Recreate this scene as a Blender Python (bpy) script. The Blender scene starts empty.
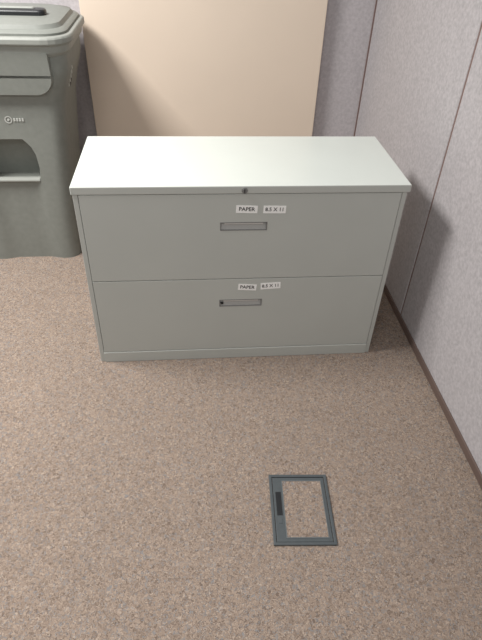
import bpy, bmesh, math, random
from mathutils import Vector, Euler, Matrix
random.seed(3)
S=bpy.context.scene; COL=S.collection
# ---------------------------------------------------------------- camera
cam_d=bpy.data.cameras.new('camera'); cam=bpy.data.objects.new('camera',cam_d); COL.objects.link(cam)
cam.location=(-0.1748,-1.575,1.4726); cam.rotation_euler=(0.8897,-0.0333,-0.0876)
cam_d.sensor_fit='VERTICAL'; cam_d.sensor_height=24; cam_d.lens=542.06/640*24; cam_d.clip_start=.02
S.camera=cam
MW=Matrix.Translation(cam.location)@cam.rotation_euler.to_matrix().to_4x4()
def hit(p,ax,v):
    d=MW.to_3x3()@Vector(((p[0]-241)/542.06,-(p[1]-320)/542.06,-1)); t=(v-MW.translation[ax])/d[ax]
    r=MW.translation+t*d; return tuple(round(a,3) for a in r)
# ---------------------------------------------------------------- materials
def mat(name,c,rough=.5,metal=0,spec=.5,noise=None,bump=None):
    m=bpy.data.materials.new(name); m.use_nodes=True; nt=m.node_tree; b=nt.nodes['Principled BSDF']
    b.inputs['Base Color'].default_value=(*c,1); b.inputs['Roughness'].default_value=rough; b.inputs['Metallic'].default_value=metal
    b.inputs['Specular IOR Level'].default_value=spec
    tc=nt.nodes.new('ShaderNodeTexCoord')
    if noise:
        sc,amt=noise
        n=nt.nodes.new('ShaderNodeTexNoise'); n.inputs['Scale'].default_value=sc; n.inputs['Detail'].default_value=4
        nt.links.new(tc.outputs['Object'],n.inputs['Vector'])
        r=nt.nodes.new('ShaderNodeValToRGB')
        r.color_ramp.elements[0].position=.3; r.color_ramp.elements[1].position=.7
        r.color_ramp.elements[0].color=(*[x*(1-amt) for x in c],1); r.color_ramp.elements[1].color=(*[min(1,x*(1+amt)) for x in c],1)
        nt.links.new(n.outputs['Fac'],r.inputs['Fac']); nt.links.new(r.outputs['Color'],b.inputs['Base Color'])
    if bump:
        sc,st,di=bump
        n=nt.nodes.new('ShaderNodeTexNoise'); n.inputs['Scale'].default_value=sc; n.inputs['Detail'].default_value=3
        nt.links.new(tc.outputs['Object'],n.inputs['Vector'])
        bp=nt.nodes.new('ShaderNodeBump'); bp.inputs['Strength'].default_value=st; bp.inputs['Distance'].default_value=di
        nt.links.new(n.outputs['Fac'],bp.inputs['Height']); nt.links.new(bp.outputs['Normal'],b.inputs['Normal'])
    return m
def carpet(name):
    m=bpy.data.materials.new(name); m.use_nodes=True; nt=m.node_tree; b=nt.nodes['Principled BSDF']
    b.inputs['Roughness'].default_value=.95; b.inputs['Specular IOR Level'].default_value=.1
    g=nt.nodes.new('ShaderNodeNewGeometry')
    v=nt.nodes.new('ShaderNodeTexVoronoi'); v.voronoi_dimensions='2D'; v.inputs['Scale'].default_value=370
    n0=nt.nodes.new('ShaderNodeTexNoise'); n0.noise_dimensions='2D'; n0.inputs['Scale'].default_value=120
    mx=nt.nodes.new('ShaderNodeMixRGB'); mx.inputs[0].default_value=.02
    nt.links.new(g.outputs['Position'],n0.inputs['Vector'])
    nt.links.new(g.outputs['Position'],mx.inputs[1]); nt.links.new(n0.outputs['Color'],mx.inputs[2])
    nt.links.new(mx.outputs[0],v.inputs['Vector'])
    sep=nt.nodes.new('ShaderNodeSeparateColor'); nt.links.new(v.outputs['Color'],sep.inputs[0])
    r=nt.nodes.new('ShaderNodeValToRGB'); r.color_ramp.interpolation='CONSTANT'
    cols=[(0,(.165,.126,.104)),(.12,(.225,.175,.143)),(.30,(.285,.222,.178)),(.54,(.325,.255,.205)),(.73,(.235,.228,.228)),(.85,(.37,.295,.24)),(.95,(.42,.345,.285))]
    el=r.color_ramp.elements
    el[0].position=0; el[0].color=(*cols[0][1],1); el[1].position=cols[1][0]; el[1].color=(*cols[1][1],1)
    for p,c in cols[2:]:
        e=el.new(p); e.color=(*c,1)
    nt.links.new(sep.outputs[0],r.inputs['Fac'])
    n=nt.nodes.new('ShaderNodeTexNoise'); n.noise_dimensions='2D'; n.inputs['Scale'].default_value=1.7; n.inputs['Detail'].default_value=3
    nt.links.new(g.outputs['Position'],n.inputs['Vector'])
    r2=nt.nodes.new('ShaderNodeValToRGB'); r2.color_ramp.elements[0].color=(.88,.87,.86,1); r2.color_ramp.elements[1].color=(1.06,1.05,1.04,1)
    nt.links.new(n.outputs['Fac'],r2.inputs['Fac'])
    m2=nt.nodes.new('ShaderNodeMixRGB'); m2.blend_type='MULTIPLY'; m2.inputs[0].default_value=1
    nt.links.new(r.outputs['Color'],m2.inputs[1]); nt.links.new(r2.outputs['Color'],m2.inputs[2])
    nt.links.new(m2.outputs[0],b.inputs['Base Color'])
    bp=nt.nodes.new('ShaderNodeBump'); bp.inputs['Strength'].default_value=.4; bp.inputs['Distance'].default_value=.002
    nt.links.new(v.outputs['Distance'],bp.inputs['Height']); bp.invert=True; nt.links.new(bp.outputs['Normal'],b.inputs['Normal'])
    return m
M_carpet=carpet('carpet_loop_pile')
M_fabric=mat('partition_fabric',(.465,.44,.45),.95,0,.1,(90,.13),(300,.7,.0015))
M_fabric2=mat('partition_fabric_back',(.53,.50,.515),.95,0,.1,(90,.10),(300,.7,.0015))
M_board=mat('beige_laminate',(.80,.675,.555),.6,0,.3,(3,.02))
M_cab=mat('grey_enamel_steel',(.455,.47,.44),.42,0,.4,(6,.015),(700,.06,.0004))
M_cabtop_lit=mat('grey_enamel_top_lit',(.66,.70,.66),.25,0,.5,(5,.015),(700,.05,.0004))  # cabinet enamel again for the top slab, overhead light painted in as paler colour
M_gap=mat('shadow_gap_steel',(.07,.07,.065),.7)
M_chrome=mat('satin_metal',(.58,.58,.56),.35,.3)
M_frame=mat('grey_metal_frame',(.20,.20,.195),.4,.2)
M_pull=mat('grey_plastic_pull',(.38,.38,.365),.45)
M_dark=mat('black_plastic',(.015,.016,.018),.4)
M_white=mat('white_label',(.86,.86,.84),.5)
M_mark=mat('pale_grey_marking',(.50,.51,.48),.6)
M_ink=mat('black_ink',(.02,.02,.02),.7)
M_bin=mat('grey_plastic_moulded',(.235,.246,.224),.6,0,.35,(40,.05),(300,.2,.0006))
M_binL=mat('grey_plastic_rim',(.29,.30,.275),.5,0,.4,(40,.04),(300,.2,.0006))
M_binD=mat('grey_plastic_lid',(.22,.23,.21),.5,0,.4,(40,.04),(300,.2,.0006))
M_rubber=mat('black_rubber',(.02,.02,.02),.8)
M_trim=mat('mauve_brown_trim',(.20,.13,.115),.5)
M_base=mat('brown_baseboard',(.14,.098,.083),.55,0,.3,(8,.05))
M_outlet=mat('slate_grey_plastic',(.074,.085,.090),.5,0,.4,(60,.06))
M_outlet2=mat('slate_grey_rim',(.13,.145,.15),.45)
# ---------------------------------------------------------------- mesh helpers
def finish(name,bm,mats,parent=None,bevel=0,seg=2,smooth=False):
    bmesh.ops.recalc_face_normals(bm,faces=bm.faces)
    me=bpy.data.meshes.new(name); bm.to_mesh(me); bm.free()
    for m in (mats if isinstance(mats,(list,tuple)) else [mats]): me.materials.append(m)
    o=bpy.data.objects.new(name,me); COL.objects.link(o)
    if parent: o.parent=parent
    if bevel:
        b=o.modifiers.new('bevel','BEVEL'); b.width=bevel; b.segments=seg; b.limit_method='ANGLE'; b.angle_limit=math.radians(35)
    if smooth:
        for p in me.polygons: p.use_smooth=True
        me.set_sharp_from_angle(angle=math.radians(40))
    return o
def box(bm,x0,x1,y0,y1,z0,z1,mi=0):
    v=[bm.verts.new(p) for p in [(x0,y0,z0),(x1,y0,z0),(x1,y1,z0),(x0,y1,z0),(x0,y0,z1),(x1,y0,z1),(x1,y1,z1),(x0,y1,z1)]]
    for f in [(0,3,2,1),(4,5,6,7),(0,1,5,4),(1,2,6,5),(2,3,7,6),(3,0,4,7)]:
        fc=bm.faces.new([v[i] for i in f]); fc.material_index=mi
    return v
def loft(bm,rings,cap=True,mi=0):
    R=[[bm.verts.new(p) for p in r] for r in rings]; n=len(R[0])
    for a,b in zip(R,R[1:]):
        for i in range(n):
            f=bm.faces.new([a[i],a[(i+1)%n],b[(i+1)%n],b[i]]); f.material_index=mi
    if cap:
        bm.faces.new(R[0][::-1]).material_index=mi; bm.faces.new(R[-1]).material_index=mi
def rrect(x0,x1,y0,y1,r,z,seg=6):
    out=[]
    for cx,cy,a0 in ((x1-r,y1-r,0),(x0+r,y1-r,90),(x0+r,y0+r,180),(x1-r,y0+r,270)):
        for k in range(seg+1):
            a=math.radians(a0+90*k/seg); out.append((cx+r*math.cos(a),cy+r*math.sin(a),z))
    return out
def cyl(bm,c,r,h,axis='Z',n=24,mi=0,r2=None):
    r2=r if r2 is None else r2
    def P(a,t,rr):
        u,v=rr*math.cos(a),rr*math.sin(a)
        return {'Z':(c[0]+u,c[1]+v,c[2]+t),'Y':(c[0]+u,c[1]+t,c[2]+v),'X':(c[0]+t,c[1]+u,c[2]+v)}[axis]
    loft(bm,[[P(2*math.pi*k/n,-h/2,r) for k in range(n)],[P(2*math.pi*k/n,h/2,r2) for k in range(n)]],mi=mi)
def add_text(bm,s,size,M,mi=0,extr=.0003):
    cu=bpy.data.curves.new('lettering','FONT'); cu.body=s; cu.size=size; cu.align_x='CENTER'; cu.align_y='CENTER'; cu.extrude=extr; cu.offset=size*.012; cu.resolution_u=2
    o=bpy.data.objects.new('lettering_source',cu); COL.objects.link(o)
    dg=bpy.context.evaluated_depsgraph_get(); me=bpy.data.meshes.new_from_object(o.evaluated_get(dg))
    me.transform(M); k=len(bm.faces); bm.from_mesh(me); bm.faces.ensure_lookup_table()
    for f in bm.faces[k:]: f.material_index=mi
    bpy.data.objects.remove(o); bpy.data.curves.remove(cu); bpy.data.meshes.remove(me)
def empty(name,label,cat,loc,rz=0,group=None):
    o=bpy.data.objects.new(name,None); COL.objects.link(o); o.location=loc; o.rotation_euler=(0,0,rz); o.empty_display_size=.05
    o['label']=label; o['category']=cat
    if group: o['group']=group
    return o
def struct(name,bm,m,**k):
    o=finish(name,bm,m,**k); o['kind']='structure'; return o
# ---------------------------------------------------------------- setting
XW=.7266; YB=1.262
bm=bmesh.new(); box(bm,-2.6,XW+.06,-2.6,YB+.06,-.03,0); struct('floor',bm,M_carpet)
bm=bmesh.new(); box(bm,-2.6,XW,YB,YB+.06,.0,1.75); struct('wall_back',bm,M_fabric2)
bm=bmesh.new()
for a,b in [(-2.6,-.95),(-.938,.196),(.208,YB+.06)]: box(bm,XW,XW+.06,a,b,0,1.75)
struct('wall_right',bm,M_fabric,bevel=.004)
bm=bmesh.new(); box(bm,XW+.003,XW+.05,.196,.208,0,1.75); struct('trim_1',bm,M_trim)
bm=bmesh.new(); box(bm,XW+.003,XW+.05,-.95,-.938,0,1.75); struct('trim_2',bm,M_trim)
bm=bmesh.new(); box(bm,XW-.006,XW,YB-.006,YB,.0,1.75); struct('trim_3',bm,M_trim)
bm=bmesh.new(); box(bm,XW-.007,XW,-2.6,YB-.012,0,.034); struct('baseboard_right',bm,M_base,bevel=.003)
bm=bmesh.new(); box(bm,-2.6,XW,YB-.007,YB,0,.034); struct('baseboard_back',bm,M_base,bevel=.003)
# ---------------------------------------------------------------- beige board
bd_y=1.212
xl=hit((88,70),1,bd_y)[0]; xr=hit((320,70),1,bd_y)[0]
bm=bmesh.new(); box(bm,xl,xr,bd_y,bd_y+.032,.0,1.7); bo=finish('panel_board',bm,M_board,None,bevel=.003)
bo['label']='smooth beige upright board standing behind the filing cabinet against the fabric partition'; bo['category']='board'
# ---------------------------------------------------------------- filing cabinet
W,D,H=1.071,.4232,.7308; w=W/2
cab=empty('filing_cabinet','grey steel two-drawer lateral filing cabinet with labelled drawers','filing cabinet',(0.000,D/2,0))
y0=-D/2; y1=D/2
bm=bmesh.new()
box(bm,-w+.002,-w+.018,y0+.002,y1,.0,.704); box(bm,w-.018,w-.002,y0+.002,y1,.0,.704)
box(bm,-w+.018,w-.018,y1-.012,y1,.0,.704)
box(bm,-w+.018,w-.018,y0+.03,y1-.012,.045,.065)
finish('body',bm,M_cab,cab,bevel=.0015)
bm=bmesh.new(); box(bm,-w+.018,w-.018,y0+.03,y1-.012,.066,.703); finish('inner_shell',bm,M_gap,cab)
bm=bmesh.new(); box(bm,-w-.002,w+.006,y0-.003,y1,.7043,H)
bm.faces.ensure_lookup_table(); bm.faces[2].material_index=1  # front lip keeps the body enamel, without the painted-in top light
finish('top',bm,[M_cabtop_lit,M_cab],cab,bevel=.003,seg=3)
bm=bmesh.new(); box(bm,-w+.0183,w-.0183,y0-.003,y0+.028,.0,.048); finish('base_rail',bm,M_cab,cab,bevel=.002)
bm=bmesh.new(); cyl(bm,(0,y0-.0045,.717),.0095,.004,'Y',28); cyl(bm,(0,y0-.007,.717),.0075,.003,'Y',28)
box(bm,-.0015,.0015,y0-.0092,y0-.0080,.711,.723,1); finish('lock',bm,[M_frame,M_dark],cab)
def drawer(z0,z1,hz,stk,spot=False):
    hx0,hx1,h0,h1=-.074,.078,hz-.0135,hz+.0135
    X0,X1=-w+.0200,w-.0200; ya,yb=y0-.001,y0+.020
    bm=bmesh.new()
    xs=[X0,hx0,hx1,X1]; zs=[z0,h0,h1,z1]; V={}
    for j,yy in enumerate((ya,yb)):
        for a,x in enumerate(xs):
            for b,z in enumerate(zs): V[j,a,b]=bm.verts.new((x,yy,z))
    for j in (0,1):
        for a in range(3):
            for b in range(3):
                if a==1 and b==1: continue
                bm.faces.new([V[j,a,b],V[j,a+1,b],V[j,a+1,b+1],V[j,a,b+1]])
    for a in range(3):
        bm.faces.new([V[0,a,0],V[0,a+1,0],V[1,a+1,0],V[1,a,0]]); bm.faces.new([V[0,a,3],V[0,a+1,3],V[1,a+1,3],V[1,a,3]])
        bm.faces.new([V[0,0,a],V[0,0,a+1],V[1,0,a+1],V[1,0,a]]); bm.faces.new([V[0,3,a],V[0,3,a+1],V[1,3,a+1],V[1,3,a]])
    for (a,b,c,d) in ((1,1,2,1),(2,1,2,2),(2,2,1,2),(1,2,1,1)):
        bm.faces.new([V[0,a,b],V[0,c,d],V[1,c,d],V[1,a,b]])
    dr=finish('drawer',bm,M_cab,cab,bevel=.0015)
    bm=bmesh.new(); e=.002
    box(bm,hx0-e,hx1+e,ya-.001,ya+.002,h1-.001,h1+e); box(bm,hx0-e,hx1+e,ya-.001,ya+.002,h0-e,h0+.001)
    box(bm,hx0-e,hx0+.001,ya-.001,ya+.002,h0+.001,h1-.001); box(bm,hx1-.001,hx1+e,ya-.001,ya+.002,h0+.001,h1-.001)
    finish('handle_frame',bm,M_frame,dr,bevel=.0005)
    bm=bmesh.new()
    prof=[(ya+.002,h0+.0012),(ya+.007,h1-.005),(ya+.018,h1-.005),(ya+.018,h0+.0012)]
    loft(bm,[[(hx0+.0012,y,z) for y,z in prof],[(hx1-.0012,y,z) for y,z in prof]]); finish('handle_recess',bm,M_pull,dr)
    bm=bmesh.new(); box(bm,hx0+.012,hx1-.012,ya+.0005,ya+.003,h1-.0070,h1-.0012); finish('handle',bm,M_chrome,dr,bevel=.001)
    if spot:
        bm=bmesh.new(); box(bm,hx0+.003,hx0+.013,ya-.0005,ya+.004,hz-.006,hz+.004); finish('release_catch',bm,M_dark,dr,bevel=.001)
    for (cx,cz,ww,hh,s,ts,rot) in stk:
        bm=bmesh.new(); box(bm,-ww/2,ww/2,-.0006,0,-hh/2,hh/2,0)
        add_text(bm,s,ts,Matrix.Translation((0,-.0008,0))@Matrix.Rotation(math.pi/2,4,'X'),1)
        o=finish('label_sticker',bm,[M_white,M_ink],dr); o.location=(cx,ya-.0001,cz); o.rotation_euler=(0,math.radians(rot),0)
        o['label']='white label sticker printed '+s
drawer(.3795,.7025,.588,[(.010,.650,.070,.027,'PAPER',.019,2),(.101,.648,.074,.027,'8.5 X 11',.018,1)])
drawer(.050,.3770,.272,[(.024,.341,.066,.026,'PAPER',.019,4),(.108,.345,.072,.027,'8.5 X 11',.018,-3)],True)
# ---------------------------------------------------------------- floor outlet cover
A=[hit(q,2,0) for q in [(269,476),(325,476),(337,545),(274,546)]]
cx=sum(a[0] for a in A)/4; cy=sum(a[1] for a in A)/4
rz=.5*math.atan2(A[1][1]-A[0][1],A[1][0]-A[0][0])+.5*(math.atan2(A[1][1]-A[2][1],A[1][0]-A[2][0])-math.pi/2)
ow=.5*((A[1][0]-A[0][0])+(A[2][0]-A[3][0]))+.003; oh=.5*((A[0][1]-A[3][1])+(A[1][1]-A[2][1]))+.003
fo=empty('floor_box_cover','dark grey rectangular floor outlet cover with carpet inlay set in the carpet','floor outlet',(cx,cy,0),rz)
def frame(bm,x0,x1,y0,y1,X0,X1,Y0,Y1,z0,z1,mi=0):
    def ring(a,b,c,d,z): return [(a,c,z),(b,c,z),(b,d,z),(a,d,z)]
    rs=[ring(X0,X1,Y0,Y1,z0),ring(X0,X1,Y0,Y1,z1),ring(x0,x1,y0,y1,z1),ring(x0,x1,y0,y1,z0)]
    R=[[bm.verts.new(p) for p in r] for r in rs]
    for i in range(4):
        a,b=R[i],R[(i+1)%4]
        for k in range(4): bm.faces.new([a[k],a[(k+1)%4],b[(k+1)%4],b[k]]).material_index=mi
hx,hy=ow/2,oh/2
bm=bmesh.new(); frame(bm,-hx+.009,hx-.009,-hy+.009,hy-.009,-hx,hx,-hy,hy,0,.0065); finish('outer_frame',bm,M_outlet,fo,bevel=.0016)
fi=(-hx+.041,hx-.022,-hy+.024,hy-.024)
bm=bmesh.new(); frame(bm,*fi,-hx+.0105,hx-.0105,-hy+.0105,hy-.0105,0,.0040); lid=finish('lid',bm,M_outlet,fo,bevel=.001)
bm=bmesh.new(); frame(bm,fi[0],fi[1],fi[2],fi[3],fi[0]-.0022,fi[1]+.0022,fi[2]-.0022,fi[3]+.0022,.0040,.0052); finish('inlay_rim',bm,M_outlet2,lid)
bm=bmesh.new(); box(bm,fi[0],fi[1],fi[2],fi[3],0,.0042); finish('carpet_inlay',bm,M_carpet,lid)
bm=bmesh.new(); box(bm,-hx+.017,-hx+.034,-.024,.056,.0040,.0048); finish('cable_flap',bm,M_dark,lid,bevel=.0006)
bm=bmesh.new(); box(bm,-hx+.020,-hx+.032,-.050,-.032,.0040,.0052); finish('latch',bm,M_outlet,lid,bevel=.001)
# ---------------------------------------------------------------- wheeled bin
BX,BF=-.935,.745
bn=empty('wheeled_bin','grey-green plastic wheeled collection bin with lid left of the filing cabinet','bin',(BX,BF,0))
HP=[(0,.216),(.06,.214),(.2,.220),(.4,.233),(.6,.248),(.72,.260),(.79,.276),(.84,.294),(.88,.303),(1.0,.305)]
def hw(z):
    for (a,p),(b,q) in zip(HP,HP[1:]):
        if z<=b: return p+(q-p)*(z-a)/(b-a)
    return HP[-1][1]
def section(z,rec,ri,bl=.012):
    h=hw(z); sh=max(0,min(1,(z-.74)/.12)); f=.012-.030*z-.016*sh*sh*(3-2*sh); bk=.34+.07*z
    half=[(ri*.5,f+rec),(ri,f+rec),(ri+bl*.5,f+rec*.45),(ri+bl,f)]
    r=.06
    half+=[(h-r,f)]+[(h-r+r*math.sin(a),f+r-r*math.cos(a)) for a in [math.radians(k*15) for k in range(1,7)]]
    half+=[(h,(f+bk)/2)]
    half+=[(h-.05+.05*math.cos(a),bk-.05+.05*math.sin(a)) for a in [math.radians(k*18) for k in range(0,6)]]
    return [(x,y,z) for x,y in half]+[(-x,y,z) for x,y in half[::-1]]
bm=bmesh.new(); rings=[]
for z,rec,ri,bl in [(.0,.016,.080,.055),(.05,.016,.080,.055),(.2,.016,.080,.05),(.34,.016,.080,.04),(.405,.014,.080,.03),(.408,.10,.092,.016),(.47,.10,.100,.016),(.53,.09,.096,.016),(.565,.07,.082,.018),(.588,.038,.062,.02),(.600,.0,.05,.02),(.68,.0,.05,.02),(.72,0,.05,.02),(.755,.0,.05,.02),(.79,0,.05,.02),(.82,0,.05,.02),(.85,.0,.05,.02),(.88,0,.05,.02),(.94,.0,.05,.02)]:
    rings.append(section(z,rec,ri,bl))
loft(bm,rings); finish('body',bm,M_bin,bn,smooth=True)
bm=bmesh.new()
loft(bm,[[(x,y,z) for y,z in [(.004,.402),(-.004,.410),(.000,.420),(.022,.422),(.03,.402)]] for x in (-.108,.108)]); finish('lift_bar',bm,M_binL,bn,bevel=.003)
bm=bmesh.new()
pts=[(.25,.945),(.25,.85)]+[(.18+.07*math.cos(a),.855-.07*math.sin(a)) for a in [math.radians(k*15) for k in range(0,7)]]
P=pts+[(-x,z) for x,z in pts[::-1]]
loft(bm,[[(x,-.018,z) for x,z in P],[(x*.97,-.056+(.945-z)*.10,.945-(.945-z)*.98) for x,z in P]]); finish('front_apron',bm,M_bin,bn,bevel=.012,seg=3)
bm=bmesh.new()
loft(bm,[rrect(-.302,.302,-.040,.43,.08,.925),rrect(-.318,.318,-.054,.438,.09,.942),rrect(-.322,.322,-.058,.440,.095,.968),rrect(-.335,.335,-.071,.446,.105,.974),rrect(-.335,.335,-.071,.446,.105,.992),rrect(-.330,.330,-.066,.44,.10,1.000)])
finish('rim',bm,M_binL,bn,bevel=.004)
bm=bmesh.new()
loft(bm,[rrect(-.314,.314,-.046,.434,.09,1.0005),rrect(-.314,.314,-.046,.434,.09,1.008),rrect(-.304,.304,-.036,.424,.09,1.016),rrect(-.296,.296,-.020,.41,.085,1.018),rrect(-.288,.288,-.012,.40,.085,1.032),rrect(-.24,.24,.04,.35,.07,1.044)])
ld=finish('lid',bm,M_binD,bn,smooth=True)
bm=bmesh.new()
loft(bm,[rrect(-.21,.23,.085,.150,.025,1.042),rrect(-.21,.23,.085,.150,.025,1.058),rrect(-.205,.225,.092,.143,.02,1.064)]); finish('slot_plate',bm,M_dark,ld,bevel=.003)
bm=bmesh.new(); loft(bm,[rrect(-.17,.19,.108,.130,.008,1.0642),rrect(-.165,.185,.111,.127,.006,1.070)]); finish('slot_flap',bm,M_binL,ld,bevel=.002)
for s in (-1,1):
    bm=bmesh.new(); cyl(bm,(s*.236,.33,.105),.105,.045,'X',36); cyl(bm,(s*.260,.33,.105),.05,.008,'X',24)
    finish('wheel',bm,M_rubber,bn,bevel=.008)
bm=bmesh.new()
n=28; zc=.682
def f_(z): return .012-.030*z
for k in range(n):
    a,b=2*math.pi*k/n,2*math.pi*(k+1)/n
    q=[(.034+r*math.cos(t),f_(zc)-.0022,zc+r*math.sin(t)) for r,t in ((.015,a),(.015,b),(.011,b),(.011,a))]
    bm.faces.new([bm.verts.new(p) for p in q])
cyl(bm,(.034,f_(zc)-.002,zc),.005,.002,'Y',12)
for x in (.058,.069,.080,.091): box(bm,x-.0035,x+.0035,-.0032+f_(zc),f_(zc),zc-.006,zc+.006)
finish('front_marking',bm,M_mark,bn)
bm=bmesh.new()
for i in range(5):
    z=.86-.017*i; xx=hw(z); box(bm,xx-.010,xx+.003,.085,.103,z-.006,z+.006)
for z in (.80,.785): box(bm,hw(z)-.010,hw(z)+.003,.115,.150,z-.005,z+.005,1)
finish('side_marking',bm,[M_mark,M_dark],bn)
# ---------------------------------------------------------------- lights
def area(name,loc,rot,sx,sy,e,c=(1,1,1)):
    l=bpy.data.lights.new(name,'AREA'); l.shape='RECTANGLE'; l.size=sx; l.size_y=sy; l.energy=e; l.color=c
    o=bpy.data.objects.new(name,l); COL.objects.link(o); o.location=loc; o.rotation_euler=rot; return o
area('ceiling_light',(-1.6,.05,2.5),(0,0,0),.7,.9,104,(1,.98,.95))
area('ceiling_light_rear',(-.9,-2.5,2.6),(0,0,0),1.2,.6,44,(1,.98,.95))
wd=bpy.data.worlds.new('world'); S.world=wd; wd.use_nodes=True
wd.node_tree.nodes['Background'].inputs[0].default_value=(.97,.98,1,1); wd.node_tree.nodes['Background'].inputs[1].default_value=.28
S.view_settings.view_transform='Standard'
